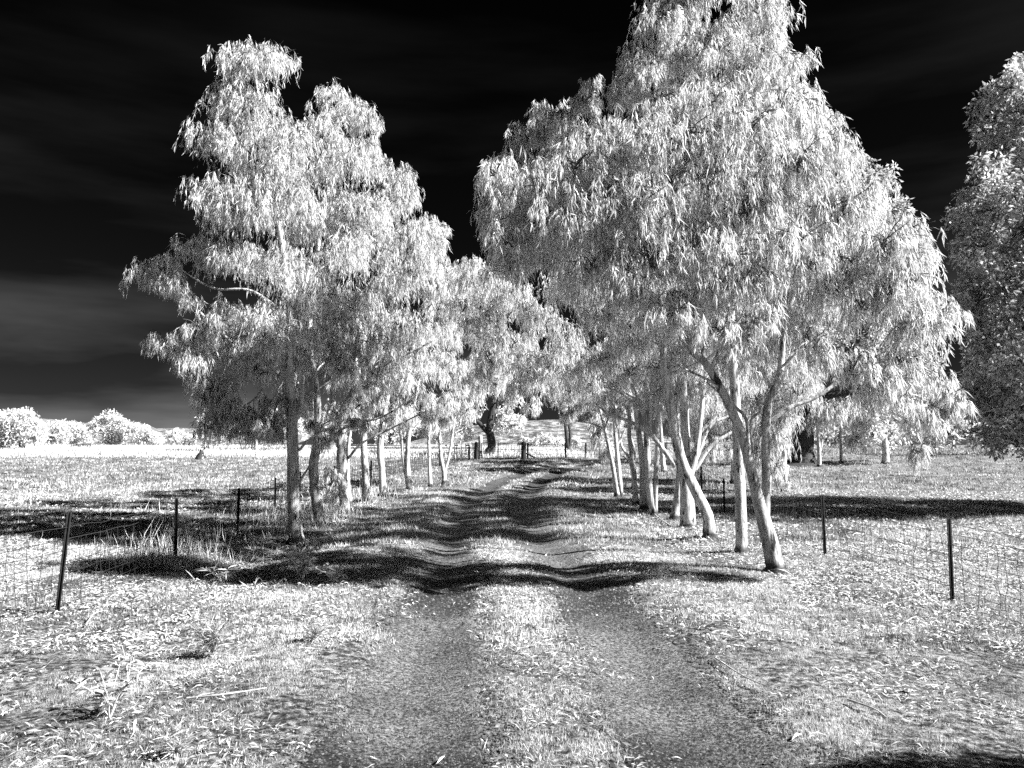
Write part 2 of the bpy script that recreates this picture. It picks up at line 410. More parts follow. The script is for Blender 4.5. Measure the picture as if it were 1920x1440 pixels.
#@@GROUND
# ------------------------------------------------------------------ ground sheet
def axis(segs):
    o = [segs[0][0]]
    for a, b, d0, d1 in segs:
        x = a
        while x < b-1e-6:
            f = (x-a)/(b-a); x = min(b, x+d0*(d1/d0)**f); o.append(x)
    return np.array(o)
gy = axis([(-30, 1, 4, .3), (1, 14, .07, .09), (14, 40, .1, .4), (40, 150, .4, 3), (150, 1800, 5, 120)])
gxp = axis([(0, 6, .06, .08), (6, 20, .1, .5), (20, 120, .6, 4), (120, 1600, 6, 120)])
gx = np.concatenate([-gxp[::-1][:-1], gxp])
GX, GY = np.meshgrid(gx, gy)
V = np.stack([GX, GY, gz(GX, GY)], -1).reshape(-1, 3)
nx, ny = len(gx), len(gy)
i = np.arange(ny-1)[:, None]*nx; j = np.arange(nx-1)[None]
Fq = np.stack([i+j, i+j+1, i+nx+j+1, i+nx+j], -1).reshape(-1, 4)
o = mesh_obj('ground', V, [Fq], M['ground'], smooth=True); o['kind'] = 'structure'
def rut_edges(side, y):
    c = road_x(y)+side*.86
    wl = .43+.16*(fbm(y*0+3*side, y, 1.3, 3)-.3)+.10*sstep(7, 3, y)
    wr = .43+.16*(fbm(y*0+9+3*side, y, 1.1, 3)-.3)+.10*sstep(7, 3, y)
    return c-wl, c+wr
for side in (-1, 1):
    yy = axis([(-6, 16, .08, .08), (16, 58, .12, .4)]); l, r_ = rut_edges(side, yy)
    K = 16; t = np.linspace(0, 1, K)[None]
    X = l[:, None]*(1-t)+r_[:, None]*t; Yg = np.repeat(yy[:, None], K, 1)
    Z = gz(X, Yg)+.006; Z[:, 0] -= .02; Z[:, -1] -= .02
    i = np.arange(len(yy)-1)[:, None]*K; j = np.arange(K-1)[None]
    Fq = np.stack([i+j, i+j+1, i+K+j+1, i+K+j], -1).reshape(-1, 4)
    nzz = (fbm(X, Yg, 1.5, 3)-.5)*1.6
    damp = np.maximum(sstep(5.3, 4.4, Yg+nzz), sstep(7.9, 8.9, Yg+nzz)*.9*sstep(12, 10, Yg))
    o = mesh_obj('wheel_track', np.stack([X, Yg, Z], -1).reshape(-1, 3), [Fq], M['track'], tone=((1-.75*damp)*(1-.55*sstep(22, 32, Yg))).ravel(), smooth=True); o['kind'] = 'structure'  # tone: damp soil patches, plus far end painted darker in place of tree shade

# hills
def hill(name, x0, x1, Y, prof, depth):
    xs = np.linspace(x0, x1, 90); K = 14
    h = np.interp(xs, [p[0] for p in prof], [p[1] for p in prof])+ (fbm(xs, xs*0+Y, .03, 4)-.5)*1.2
    t = np.linspace(0, 1, K); V = []
    for k in t:
        V.append(np.stack([xs, Y+depth*k+0*xs, 1.2+(h-1.2)*np.sin(k*math.pi*.5)**.9+(fbm(xs, xs*0+k*50, .08, 3)-.5)*.8*k], -1))
    V = np.array(V); n = len(xs)
    i = np.arange(K-1)[:, None]*n; j = np.arange(n-1)[None]
    Fq = np.stack([i+j, i+j+1, i+n+j+1, i+n+j], -1).reshape(-1, 4)
    o = mesh_obj(name, V.reshape(-1, 3), [Fq], M['hill'], smooth=True); o['kind'] = 'structure'
def hx(px, Y): return (px-960)/F*Y
def hh(py, Y): return at(960, py, Y)[2]
hill('hill', hx(760, 260), hx(1290, 260), 200, [(hx(760, 260), hh(835, 260)), (hx(870, 260), hh(800, 260)), (hx(960, 260), hh(790, 260)), (hx(1050, 260), hh(788, 260)), (hx(1160, 260), hh(800, 260)), (hx(1290, 260), hh(835, 260))], 60)
hill('hill', hx(-500, 500), hx(640, 500), 380, [(hx(-500, 500), hh(790, 500)), (hx(0, 500), hh(788, 500)), (hx(90, 500), hh(786, 500)), (hx(200, 500), hh(795, 500)), (hx(260, 500), hh(792, 500)), (hx(300, 500), hh(804, 500)), (hx(360, 500), hh(802, 500)), (hx(640, 500), hh(815, 500))], 120)

# ------------------------------------------------------------------ grass, litter, gravel
def wedge(n, y0, y1, margin=1.15, yp=1.0):
    y = y0+(y1-y0)*rng.random(n)**yp
    hw = (.637*y+.4)*margin
    return (rng.random(n)*2-1)*hw, y
def rutmask(x, y, pad=0):
    m = np.zeros(len(x), bool)
    for s_ in (-1, 1):
        l, r_ = rut_edges(s_, y); jit = rng.normal(0, .08, len(x))+(fbm(x*1.5+40, y, 2.2, 3)-.42)*.55
        m |= (x > l-pad+jit) & (x < r_+pad+jit)
    return m & (y < 57)
g = Geo()
def blades(y0, y1, dens, h, wd, patch=.42, per=7, spread=.03):
    area = (y1-y0)*(.637*(y0+y1)+.8)*1.15
    n = int(area*dens/per)
    x, y = wedge(n, y0, y1, 1.15, .8 if y1 < 30 else .9)
    k = (fbm(x, y, 1.4, 3)*.65+fbm(x+50, y, 5, 2)*.35) > patch+rng.normal(0, .06, n)-.04*np.exp(-((x-road_x(y))/.4)**2)
    k &= ~(rutmask(x, y) & (rng.random(n) > .02))
    x, y = x[k], y[k]; n = len(x)
    ct = np.clip(.5-.17*sstep(12, 20, y)+2.0*(fbm(x+7, y, 1.1, 3)-.42)*.6+1.5*(fbm(x, y+3, 6, 2)-.5)*.7+rng.normal(0, .16, n)+.4*np.exp(-((x-road_x(y))/.4)**2)+.22*np.exp(-((np.abs(x-road_x(y))-1.75)/.35)**2), 0, 1)
    hh_ = h*(.5+.9*fbm(x+3, y, .9, 2))*(.7+.6*rng.random(n))
    az = rng.random((n, per))*2*np.pi; ln = rng.random((n, per))*.9
    bx = x[:, None]+rng.normal(size=(n, per))*spread; by = y[:, None]+rng.normal(size=(n, per))*spread
    bz = gz(bx, by)-.005
    H = hh_[:, None]*(.5+.6*rng.random((n, per)))
    B = np.stack([bx, by, bz], -1).reshape(-1, 3)
    dr = np.stack([np.cos(az)*np.sin(ln), np.sin(az)*np.sin(ln), np.cos(ln)], -1).reshape(-1, 3)
    H = H.reshape(-1); W_ = wd*(.6+.8*rng.random(len(H)))
    side = norm(np.cross(dr, rng.normal(size=dr.shape)))
    V = np.stack([B-side*W_[:, None]*.5, B+side*W_[:, None]*.5, B+dr*H[:, None]], 1).reshape(-1, 3)
    tn = np.repeat(np.clip(np.repeat(ct, per)+rng.normal(0, .1, len(H)), 0, 1), 3)
    g.add(V, np.arange(len(V)).reshape(-1, 3), tn)
blades(2.6, 7, 12000, .034, .0036, .45, spread=.022)
blades(7, 14, 4200, .05, .007, .43)
blades(14, 30, 600, .085, .017, .42, spread=.06)
blades(30, 62, 60, .13, .045, .42, spread=.12)
blades(62, 150, 14, .3, .09, .25, spread=.3)
o = g.build('grass', M['grass']); tag(o, 'short sunlit grass tufts over the paddock and track verges', 'grass', kind='stuff')

g = Geo()
def flat_leaves(n, y0, y1, Ll, Lw, mask, tone=(.55, .3), lift=.012):
    x, y = wedge(n, y0, y1, 1.15, .8); k = mask(x, y); x, y = x[k], y[k]; n = len(x)
    az = rng.random(n)*2*np.pi
    D = np.stack([np.cos(az), np.sin(az), rng.normal(0, .28, n)], -1)
    B = np.stack([x, y, gz(x, y)+lift+rng.random(n)*lift*1.5], -1)
    D = norm(D); S = norm(np.cross(D, np.array([0, 0, 1.])+rng.normal(size=(n, 3))*.35)); Nn = np.cross(D, S)
    ln = Ll*(.5+.9*rng.random(n)); wd_ = Lw*(.5+.9*rng.random(n))
    curl = (rng.random((n, 1))-.3)*.25*ln[:, None]
    mid = B+D*ln[:, None]*.5+np.abs(curl)*np.array([0, 0, 1])
    V = np.stack([B, mid-S*wd_[:, None]*.5, B+D*ln[:, None], mid+S*wd_[:, None]*.5], 1).reshape(-1, 3)
    tn = np.clip(rng.normal(tone[0], tone[1], n), 0, 1)
    g.add(V, np.arange(4*n).reshape(n, 4), np.repeat(tn, 4))
notrut = lambda x, y: ~(rutmask(x, y) & (rng.random(len(x)) > .03))
clump = lambda x, y: (fbm(x+21, y, 1.7, 3) > .46) & notrut(x, y)
side = lambda x, y: (np.abs(x-road_x(y)) > 2.4+1.5*fbm(x, y, .6, 2)) & (fbm(x, y, 1.1, 3) > .42)
flat_leaves(16000, 2.6, 7, .05, .009, clump)
flat_leaves(22000, 2.6, 7, .045, .012, side)
flat_leaves(90000, 7, 14, .06, .016, side, (.6, .3))
flat_leaves(30000, 7, 14, .06, .014, notrut, (.6, .3))
flat_leaves(8000, 2.6, 7, .09, .004, clump, (.35, .35))
flat_leaves(1500, 2.6, 8, .11, .012, clump, (.3, .3))
flat_leaves(14000, 7, 14, .17, .012, side, (.3, .35))
flat_leaves(70000, 14, 30, .10, .035, side, (.6, .3))
o = g.build('leaf_litter', M['litter']); tag(o, 'scattered narrow fallen gum leaves lying over the grass', 'fallen leaves', kind='stuff')
g = Geo()
def stones(n, y0, y1, sz):
    x, y = wedge(n*4, y0, y1, 1.1, .8); k = rutmask(x, y, .12); x, y = x[k][:n], y[k][:n]; n = len(x)
    s_ = sz*(.4+1.2*rng.random(n)**2); c = np.stack([x, y, gz(x, y)+.006], -1)
    oct_ = np.array([[1, 0, 0], [0, 1, 0], [-1, 0, 0], [0, -1, 0], [0, 0, .7]], float)
    V = c[:, None]+oct_[None]*s_[:, None, None]*(.6+.7*rng.random((n, 5, 1)))
    a = np.arange(n)[:, None]*5
    Ft = np.concatenate([np.stack([a[:, 0]+p, a[:, 0]+(p+1) % 4, a[:, 0]+4], -1) for p in range(4)])
    g.add(V.reshape(-1, 3), Ft, np.repeat(np.clip(rng.normal(.45, .3, n), 0, 1), 5))
stones(22000, 2.6, 7, .008); stones(12000, 7, 13, .014)
o = g.build('gravel', M['grit']); tag(o, 'loose gravel and crumbs of bark in the wheel tracks', 'gravel', kind='stuff')

#@@PLANTS
# tall dry stalks
g = Geo()
def stalks(x, y, h, wd, lean=.25):
    n = len(x); B = np.stack([x, y, gz(x, y)-.01], -1)
    d = norm(np.stack([rng.normal(0, lean, n), rng.normal(0, lean, n), np.ones(n)], -1)); H = h*(.5+.7*rng.random(n))
    add_leaves(g, B, d, H, np.full(n, wd), np.clip(rng.normal(.6, .2, n), 0, 1))
for (px, py, sx, sy, n, h) in ((330, 1048, .5, .45, 600, .36), (290, 1062, .45, .35, 400, .28), (355, 1030, .3, .6, 120, .65), (560, 985, .5, 1.2, 500, .4), (610, 970, .4, 1.5, 400, .4), (690, 930, .8, 1.2, 300, .4)):
    c = ground(px, py); stalks(rng.normal(c[0], sx, n), rng.normal(c[1], sy, n), h, .0055*max(1, c[1]/12))
xs = -rng.random(2600)*16-4.2; ys = 11+rng.random(2600)**.8*24; k = np.abs(xs) < ys*.75; k &= fbm(xs, ys, .5, 2) > .45
stalks(xs[k], ys[k], .34, .011)
o = g.build('tall_grass', M['dry']); tag(o, 'tall dry grass stalks along the left wire fence', 'tall grass', kind='stuff')
g = Geo()
xs = -rng.random(60000)*110+6; ys = 56+rng.random(60000)*60; k = (np.abs(xs) < ys*.78)
stalks(xs[k], ys[k], .5, .045, .2)
o = g.build('tall_grass', M['dry']); tag(o, 'pale strip of tall dry grass across the far paddock', 'tall grass', kind='stuff')

def seedling(name, label, px, py, h, n, Ll, Lw, spread=.5, nst=5, up=.6, lm='leaf_dim'):
    b = ground(px, py); root = thing(name, label, 'seedling' if 'gum' in label else 'plant', tuple(b))
    gs = Geo(); gl = Geo()
    for k in range(nst):
        az = k*2.4+rng.random(); ln = spread*(.3+.7*rng.random()); H = h*(.6+.5*rng.random())
        P = [b+np.array([0, 0, -.02]), b+np.array([math.cos(az)*ln*.35*H, math.sin(az)*ln*.35*H, H*.55]), b+np.array([math.cos(az)*ln*H, math.sin(az)*ln*H, H])]
        tube(gs, P, [.006, .004, .0015], 5, 8); C = catmull(P, 20)
        m = n//nst; id_ = rng.integers(5, 20, m); B = C[id_]
        D = np.stack([rng.normal(size=m), rng.normal(size=m), rng.normal(up*.5, .4, m)], -1)
        B = B; D = norm(D); S = norm(np.cross(D, rng.normal(size=(m, 3)))); Nn = np.cross(D, S)
        l_ = 1.1*Ll*(.6+.6*rng.random(m))[:, None]; w_ = .95*Lw*(.7+.5*rng.random(m))[:, None]
        dn = np.array([0, 0, -1.])
        V = np.stack([B, B+D*l_*.28-S*w_*.42, B+D*l_*.62-S*w_*.40+dn*l_*.06, B+D*l_+dn*l_*.18, B+D*l_*.62+S*w_*.40+dn*l_*.06, B+D*l_*.28+S*w_*.42, B+D*l_*.45+Nn*w_*.15+dn*l_*.02], 1)
        a = np.arange(m)[:, None]*7
        Ft = np.concatenate([np.stack([a[:, 0]+p, a[:, 0]+(p+1) % 6, a[:, 0]+6], -1) for p in range(6)])
        gl.add(V.reshape(-1, 3), Ft, np.repeat(np.clip(rng.normal(.45, .3, m), 0, 1), 7))
    gs.build('stem', M['wood_pale'], root, tone=False); gl.build('foliage', M[lm], root)
seedling('gum_seedling', 'broad-leaved gum seedling at the edge of the shade left of the track', 568, 1090, .42, 200, .12, .036, .9, 10, lm='leaf')
seedling('gum_seedling', 'narrow-leaved gum seedling left of the broad-leaved one, by the ditch', 420, 1096, .24, 80, .14, .02, 1.6, 7, lm='leaf')
seedling('gum_seedling', 'sprawling gum seedling low in the left foreground grass', 205, 1345, .26, 110, .085, .02, 1.2, 9)
seedling('gum_seedling', 'thin upright gum seedling behind the sprawling one in the left foreground', 240, 1280, .24, 26, .08, .02, .35, 2)
seedling('gum_seedling', 'leafy gum seedling on the left side between ditch and wheel track', 625, 1094, .25, 50, .11, .024, 1.2, 5, lm='leaf')
seedling('grass_tussock', 'bright grass tussock in the middle of the left verge', 400, 1232, .22, 330, .14, .009, .7, 16, 1.6)
seedling('grass_tussock', 'low bright grass tussock close to the left wheel track', 590, 1205, .14, 240, .10, .008, .9, 14, 1.4)
seedling('grass_tussock', 'small dry tussock beside the bottom left of the wheel track', 330, 1425, .13, 160, .09, .008, .9, 10, 1.6)

# sticks
def stick(label, pts, r, lift=.03):
    g = Geo(); P = []
    for (px, py, up) in pts:
        q = ground(px, py); q[2] += up+lift; P.append(q)
    tube(g, P, np.linspace(r, r*.35, len(P)), 6, 16, bump=.15)
    root = P[0]; o = g.build('fallen_stick', M['wood_pale'], smooth=True, tone=False); tag(o, label, 'stick')
stick('thin fallen stick on the grass left of the thick pale trunk', [(1262, 992, .0), (1235, 975, .02), (1222, 962, .05)], .02)
stick('long thin stick lying across the grass left of the second trunk', [(1395, 1036, .0), (1350, 1030, .01), (1300, 1033, .02)], .012)
stick('fallen twig by the left fence post', [(160, 1180, .0), (175, 1165, .03), (195, 1150, .0)], .008)
stick('broken stick in the right foreground grass', [(1590, 1322, .0), (1640, 1345, .02), (1665, 1358, .0)], .008)
stick('stick at the right edge of the right wheel track', [(1340, 1240, .0), (1400, 1285, .02), (1480, 1310, .0)], .007)
stick('short stick in the left foreground leaf litter', [(350, 1320, .0), (420, 1318, .02), (500, 1300, .0)], .007)
g = Geo(); b = ground(1662, 926); tube(g, [b, b+np.array([-.12, 0, .25]), b+np.array([-.2, .05, .55])], [.012, .009, .004], 6, 10)
o = g.build('dead_sapling', M['wood_dark'], tone=False); tag(o, 'thin dark dead sapling standing before the long shadow on the right', 'sapling')

#@@FENCES
def picket_mesh(b, h, lean=(0, 0), s=1.0):
    """Y-section steel picket"""
    g = Geo(); sh = []
    for a in (90, 210, 330):
        a = R(a); d = np.array([math.cos(a), math.sin(a)]); n_ = np.array([-d[1], d[0]])
        sh.append((d*.028*s, n_*.004*s))
    for d, n_ in sh:
        c = [np.append(-n_, 0), np.append(d-n_, 0), np.append(d+n_, 0), np.append(n_, 0)]
        top = np.array([lean[0], lean[1], h])
        V = [b+p-np.array([0, 0, .2]) for p in c]+[b+p+top for p in c]
        g.add(V, np.array([[0, 1, 5, 4], [1, 2, 6, 5], [2, 3, 7, 6], [3, 0, 4, 7], [4, 5, 6, 7]]))
    return g
def seg_tubes(g, A, B, r, sag=0, n=7, jig=0):
    A = np.atleast_2d(A); B = np.atleast_2d(B); t = np.linspace(0, 1, n)[None, :, None]
    P = A[:, None]*(1-t)+B[:, None]*t; P[..., 2] -= (4*t*(1-t)*sag)[..., 0]
    P[:, 1:-1] += rng.normal(size=(len(A), n-2, 3))*jig
    add_ribs(g, P, np.full(len(A), r), np.full(len(A), r), 0)
def fence(label, posts, hs, leans, heights, step=.2, wr=.0036, top=.85):
    b0 = np.array([posts[0][0], posts[0][1], float(gz(*posts[0]))])
    root = thing('wire_fence', label, 'fence', tuple(b0)); PB = []
    for (x, y), h, ln in zip(posts, hs, leans):
        b = np.array([x, y, float(gz(x, y))]); PB.append(b)
        g = picket_mesh(b, h, ln, max(1, y/24)); g.build('picket', M['steel'], root, tone=False)
    for k in range(len(PB)-1):
        A, B = PB[k], PB[k+1]; g = Geo(); la, lb = np.array([*leans[k], 0])/hs[k], np.array([*leans[k+1], 0])/hs[k+1]
        wr_ = wr*max(1, A[1]/14)
        for hz in heights:
            seg_tubes(g, A+la*hz+[0, 0, hz], B+lb*hz+[0, 0, hz], wr_, .02, 9, .008)
        n = max(2, int(np.linalg.norm(B-A)/step)); t = (np.arange(n)+.5)/n
        base = A[None]*(1-t[:, None])+B[None]*t[:, None]; gzb = gz(base[:, 0], base[:, 1])
        lo = base.copy(); lo[:, 2] = np.minimum(base[:, 2], gzb)+.04; hi = base.copy(); hi[:, 2] += heights[-2]-.02
        lo[:, :2] += rng.normal(size=(n, 2))*.03; hi[:, :2] += rng.normal(size=(n, 2))*.03
        seg_tubes(g, lo, hi, wr_*.85, 0, 5, .012)
        g.build('wire_mesh', M['wire'], root, tone=False)
    return root
def gp(px, py): q = ground(px, py); return (q[0], q[1])
HT = [.06, .17, .28, .40, .52, .64, .76, .88]
p1 = gp(1785, 1130); p2 = gp(1547, 1043); p4 = gp(1358, 962)
RF = [(p1[0]-.1, p1[1]-4.2), p1, p2, ((p2[0]+p4[0])/2+.1, (p2[1]+p4[1])/2), p4, (6.9, 29.5), (7.8, 35), (8.6, 41)]
fence('wire mesh fence on dark steel pickets along the right of the track', RF, [.95, .93, .92, .9, .9, .9, .9, .9],
      [(0, 0), (.0, 0), (-.02, 0), (0, 0), (0, 0), (0, 0), (0, 0), (0, 0)], HT)
a1 = gp(105, 1150); a2 = gp(330, 1056); a3 = gp(446, 1003); a4 = gp(515, 968); a5 = gp(562, 940)
LF = [(a1[0]-.15, a1[1]-4), a1, a2, a3, a4, a5, (-6.6, 30), (-6.1, 35), (-5.4, 41), (-4.3, 48), (-2.9, 54.5)]
fence('wire mesh fence on leaning dark steel pickets in the left paddock', LF, [1.0, 1.04, .96, .93, .92, .92, .9, .9, .9, .9, .9],
      [(0, 0), (.10, 0), (-.02, 0), (0, 0), (0, 0), (0, 0), (.02, 0), (0, 0), (.02, 0), (0, 0), (0, 0)], HT)

# gate and its strainer posts
GYY = 55.0
def gat(px, py): return at(px, py, GYY)
def box(g, lo, hi, mi=0):
    x0, y0, z0 = lo; x1, y1, z1 = hi
    V = [(x0, y0, z0), (x1, y0, z0), (x1, y1, z0), (x0, y1, z0), (x0, y0, z1), (x1, y0, z1), (x1, y1, z1), (x0, y1, z1)]
    g.add(V, np.array([[0, 3, 2, 1], [4, 5, 6, 7], [0, 1, 5, 4], [1, 2, 6, 5], [2, 3, 7, 6], [3, 0, 4, 7]]), mi=mi)
gl_ = gat(903, 862); gr_ = gat(978, 862); zb = float(gz(gl_[0], GYY)); zt = zb+1.12
root = thing('farm_gate', 'dark metal mesh farm gate closed across the end of the track', 'gate', (gl_[0], GYY, zb))
g = Geo()
for a, b in (((gl_[0], zb+.08), (gr_[0], zb+.08)), ((gl_[0], zt), (gr_[0], zt)), ((gl_[0], zb+.08), (gl_[0], zt)), ((gr_[0], zb+.08), (gr_[0], zt)), ((gat(934, 850)[0], zb+.08), (gat(934, 850)[0], zt+.06))):
    seg_tubes(g, np.array([a[0], GYY, a[1]]), np.array([b[0], GYY, b[1]]), .035, 0, 3)
g.build('gate_frame', M['steel'], root, tone=False)
g = Geo()
for z in np.linspace(zb+.22, zt-.15, 6): seg_tubes(g, np.array([gl_[0], GYY+.02, z]), np.array([gr_[0], GYY+.02, z]), .010, 0, 3)
for x in np.linspace(gl_[0]+.15, gr_[0]-.12, 14): seg_tubes(g, np.array([x, GYY+.02, zb+.1]), np.array([x, GYY+.02, zt]), .009, 0, 3)
g.build('gate_mesh', M['wire'], root, tone=False)
def post(name, label, x, y, h, r, m, zt_=0, lean=0):
    g = Geo(); b = np.array([x, y, float(gz(x, y))])
    tube(g, [b-[0, 0, .3], b+[0, 0, h*.5], b+[lean, 0, h*.93], b+[lean, 0, h]], [r*1.05, r, r*.97, r*.7], 10, 10, bump=.05)
    o = g.build(name, M[m], smooth=True, tone=False); return tag(o, label, 'post')
post('gate_post', 'dark squat timber post holding the right end of the gate', gat(982, 860)[0], GYY-.1, 1.2, .16, 'wood_dark')
post('gate_post', 'dark timber post at the left end of the gate', gat(893, 860)[0], GYY-.1, 1.18, .13, 'wood_dark')
post('gate_post', 'tall pale round-topped post beside the left end of the gate', gat(899, 860)[0]+.05, GYY+.35, 1.6, .15, 'wood_pale')
# rail fence left of the gate
root = thing('rail_fence', 'timber rail fence with thin uneven droppers left of the gate', 'fence', (-7, 56, float(gz(-7, 56))))
xa = hx(845, 56); xb = hx(890, 56)
for k in range(9):
    x = xa+(xb-xa)*k/8.0+rng.normal()*.05; b = np.array([x, 56+rng.normal()*.05, float(gz(x, 56))]); g = Geo(); h = 1.05+rng.random()*.25
    tube(g, [b-[0, 0, .1], b+[rng.normal()*.06, 0, h]], [.03+.02*(k % 3 == 0), .025+.02*(k % 3 == 0)], 6, 4)
    g.build('dropper', M['wood_dark' if k % 3 else 'wood_pale'], root, tone=False)
for z in (.95, .78):
    g = Geo(); zz = float(gz(xa, 56.2)); box(g, (hx(640, 56), 56.15, zz+z-.04), (xb+.1, 56.2, zz+z+.05)); g.build('rail', M['wood_pale' if z > .9 else 'wood_dark'], root, tone=False)
# wire fence to the right of the gate
pr = [(gat(990, 860)[0], 56), (hx(1060, 57), 57), (hx(1099, 57), 57.5), (hx(1180, 58), 58), (hx(1250, 58), 58.5)]
fence('plain wire fence running right from the gate to the trees', pr, [1.1]*5, [(0, 0)]*5, [.3, .6, .85, 1.0], 50)
g = Geo(); A = at(987, 850, 54.6); B = at(1003, 858, 54.2); tube(g, [A, B], [.06, .05], 6, 4)
o = g.build('gate_brace', M['wood_dark'], tone=False); tag(o, 'short slanting dark brace log right of the gate', 'brace')
# stump, far logs
c = ground(376, 861); root = thing('tree_stump', 'small pointed dark tree stump alone in the left paddock', 'stump', tuple(c))
g = Geo(); tube(g, [c-[0, 0, .1], c+[0, 0, .15], c+[.05, 0, .4], c+[.02, 0, .68]], [.36, .28, .18, .05], 9, 10, bump=.25); g.build('stump_wood', M['bark_dark'], root, tone=False)
g = Geo(); tube(g, [c+[.12, -.1, .0], c+[.12, -.05, .35], c+[.04, -.02, .7]], [.12, .08, .03], 6, 6, bump=.2); g.build('split_slab', M['wood_pale'], root, tone=False)
c = at(146, 841, 95); c[2] = float(gz(c[0], 95))+.25
g = Geo(); tube(g, [c-[1.2, 0, .1], c, c+[1.6, 0, .15]], [.12, .3, .15], 7, 8, bump=.2); o = g.build('fallen_log', M['bark_dark'], tone=False); tag(o, 'dark log lying in the pale far grass on the left', 'log')

#@@TREES
GL = 'pale gum trees in the row left of the track'; GR = 'pale gum trees in the row right of the track'
T = tree
# ---- left row
T('gum_tree', 'nearest gum of the left row, pale straight trunk in front with a forked top', 'tree', (556, 1018),
  [[(556, 1018, 13), (550, 930, 11.5), (549, 840, 11), (545, 760, 10.5), (541, 690, 10), (543, 640, 7), (540, 560, 7), (525, 430, 6), (500, 280, 4), (480, 150, 2)],
   [(549, 800, 7), (566, 740, 5), (560, 690, 4), (552, 640, 3.5), (580, 500, 3)]],
  [(438, 128, 46), (500, 128, 48), (470, 100, 30), (430, 190, 45), (470, 210, 60), (400, 260, 48), (470, 300, 62), (540, 260, 55), (395, 360, 48), (450, 400, 60), (530, 380, 62),
   (365, 470, 34), (440, 490, 55), (520, 500, 60), (270, 510, 34), (315, 525, 34), (350, 560, 30), (310, 645, 30), (370, 680, 40), (400, 730, 42), (440, 780, 42), (480, 600, 48), (540, 620, 46), (590, 560, 50), (480, 700, 32), (500, 800, 26), (380, 620, 34), (430, 660, 40), (500, 660, 40), (420, 590, 40), (385, 740, 34), (470, 790, 34), (350, 700, 24), (410, 765, 40), (450, 815, 28), (395, 800, 26), (510, 760, 34), (520, 815, 22)],
  group=GL, depth=1.2, cover=1.15,
  branches=[[(543, 720, 4), (500, 690, 3.2), (450, 655, 2.8), (400, 610, 2.5), (350, 560, 1.5)], [(551, 665, 3), (510, 700, 2.5), (480, 745, 1.8), (450, 765, 1.2)],
            [(560, 845, 2.6), (585, 820, 2.2), (625, 800, 1.6), (660, 795, 1)], [(560, 905, 2.2), (580, 875, 2), (600, 850, 1.4)], [(538, 590, 3), (470, 545, 2.5), (400, 540, 2), (330, 500, 1)]])
T('gum_tree', 'second gum of the left row, trunk leaning left from a curved base', 'tree', (603, 990),
  [[(603, 990, 11), (592, 930, 9.5), (588, 870, 9), (597, 810, 8), (592, 720, 6), (580, 640, 5), (590, 500, 5), (620, 330, 3.5), (640, 200, 1.5)]],
  [(630, 180, 34), (660, 215, 36), (610, 240, 42), (690, 235, 28), (650, 300, 52), (590, 320, 52), (700, 310, 32), (640, 390, 55), (570, 430, 50), (700, 400, 44), (640, 480, 55), (580, 540, 50), (660, 580, 50), (600, 650, 42), (650, 700, 40), (690, 640, 40),
   (640, 780, 30), (680, 800, 24), (612, 830, 22), (540, 690, 42), (560, 760, 36), (520, 620, 45), (620, 600, 45)], group=GL, depth=1.8, cover=1.2,
  branches=[[(600, 840, 3), (650, 800, 2.4), (720, 780, 2), (780, 740, 1)]])
T('gum_tree', 'third gum of the left row, stout grey trunk with a dark shaded side', 'tree', (642, 962),
  [[(642, 962, 13.5), (643, 900, 11.5), (641, 850, 10.5), (640, 790, 9), (660, 740, 8), (700, 670, 7), (715, 590, 6), (725, 470, 4), (740, 350, 2)],
   [(638, 820, 6), (625, 740, 5), (640, 600, 4)]],
  [(740, 330, 34), (770, 370, 32), (720, 400, 42), (800, 420, 26), (765, 450, 44), (700, 480, 45), (730, 540, 46), (800, 500, 36), (680, 600, 42), (760, 620, 42), (700, 700, 36), (625, 890, 18), (630, 930, 14), (670, 760, 28)],
  group=GL, depth=2.0, cover=1.2, bark='bark_patchy',
  branches=[[(705, 690, 3.5), (760, 665, 2.6), (810, 640, 1.6)], [(715, 620, 3), (770, 600, 2.2), (810, 570, 1.2)], [(652, 860, 2.6), (680, 830, 2.2), (740, 800, 1.6), (800, 770, 1)]])
T('gum_sapling', 'slim pale stem standing close behind the stout third trunk on the left', 'tree', (656, 950),
  [[(656, 950, 5), (652, 900, 4), (654, 830, 3.5), (665, 760, 2)]], [(668, 750, 26), (650, 720, 24)], group=GL, depth=.6)
T('gum_tree', 'fourth gum of the left row, even pale trunk between the stout and the fifth', 'tree', (687, 942),
  [[(687, 942, 8.5), (685, 890, 6.8), (682, 820, 6), (690, 740, 5), (720, 620, 3.5), (760, 500, 2)]],
  [(790, 480, 30), (820, 470, 24), (770, 530, 36), (815, 540, 30), (740, 600, 36), (780, 640, 34), (720, 690, 32), (760, 720, 30), (700, 760, 24), (830, 430, 16)], group=GL, depth=2)
T('gum_tree', 'fifth gum of the left row, short pale trunk flaring at its foot', 'tree', (718, 932),
  [[(718, 932, 7.5), (716, 880, 6), (713, 830, 6), (728, 740, 4), (770, 620, 2.5)]],
  [(830, 500, 26), (845, 520, 24), (820, 580, 32), (850, 600, 30), (790, 680, 32), (750, 770, 24), (730, 790, 20), (800, 620, 30)], group=GL, depth=2)
T('gum_tree', 'sixth gum of the left row with twin stems rising from one foot', 'tree', (767, 920),
  [[(767, 920, 5.5), (764, 870, 4.6), (766, 820, 4), (780, 740, 3), (800, 650, 2)], [(766, 915, 4), (757, 870, 3), (752, 820, 2.8), (740, 760, 2)]],
  [(860, 540, 22), (850, 640, 28), (820, 700, 28), (790, 740, 26), (760, 790, 20), (835, 760, 20)], group=GL, depth=2.2, bark='bark_patchy')
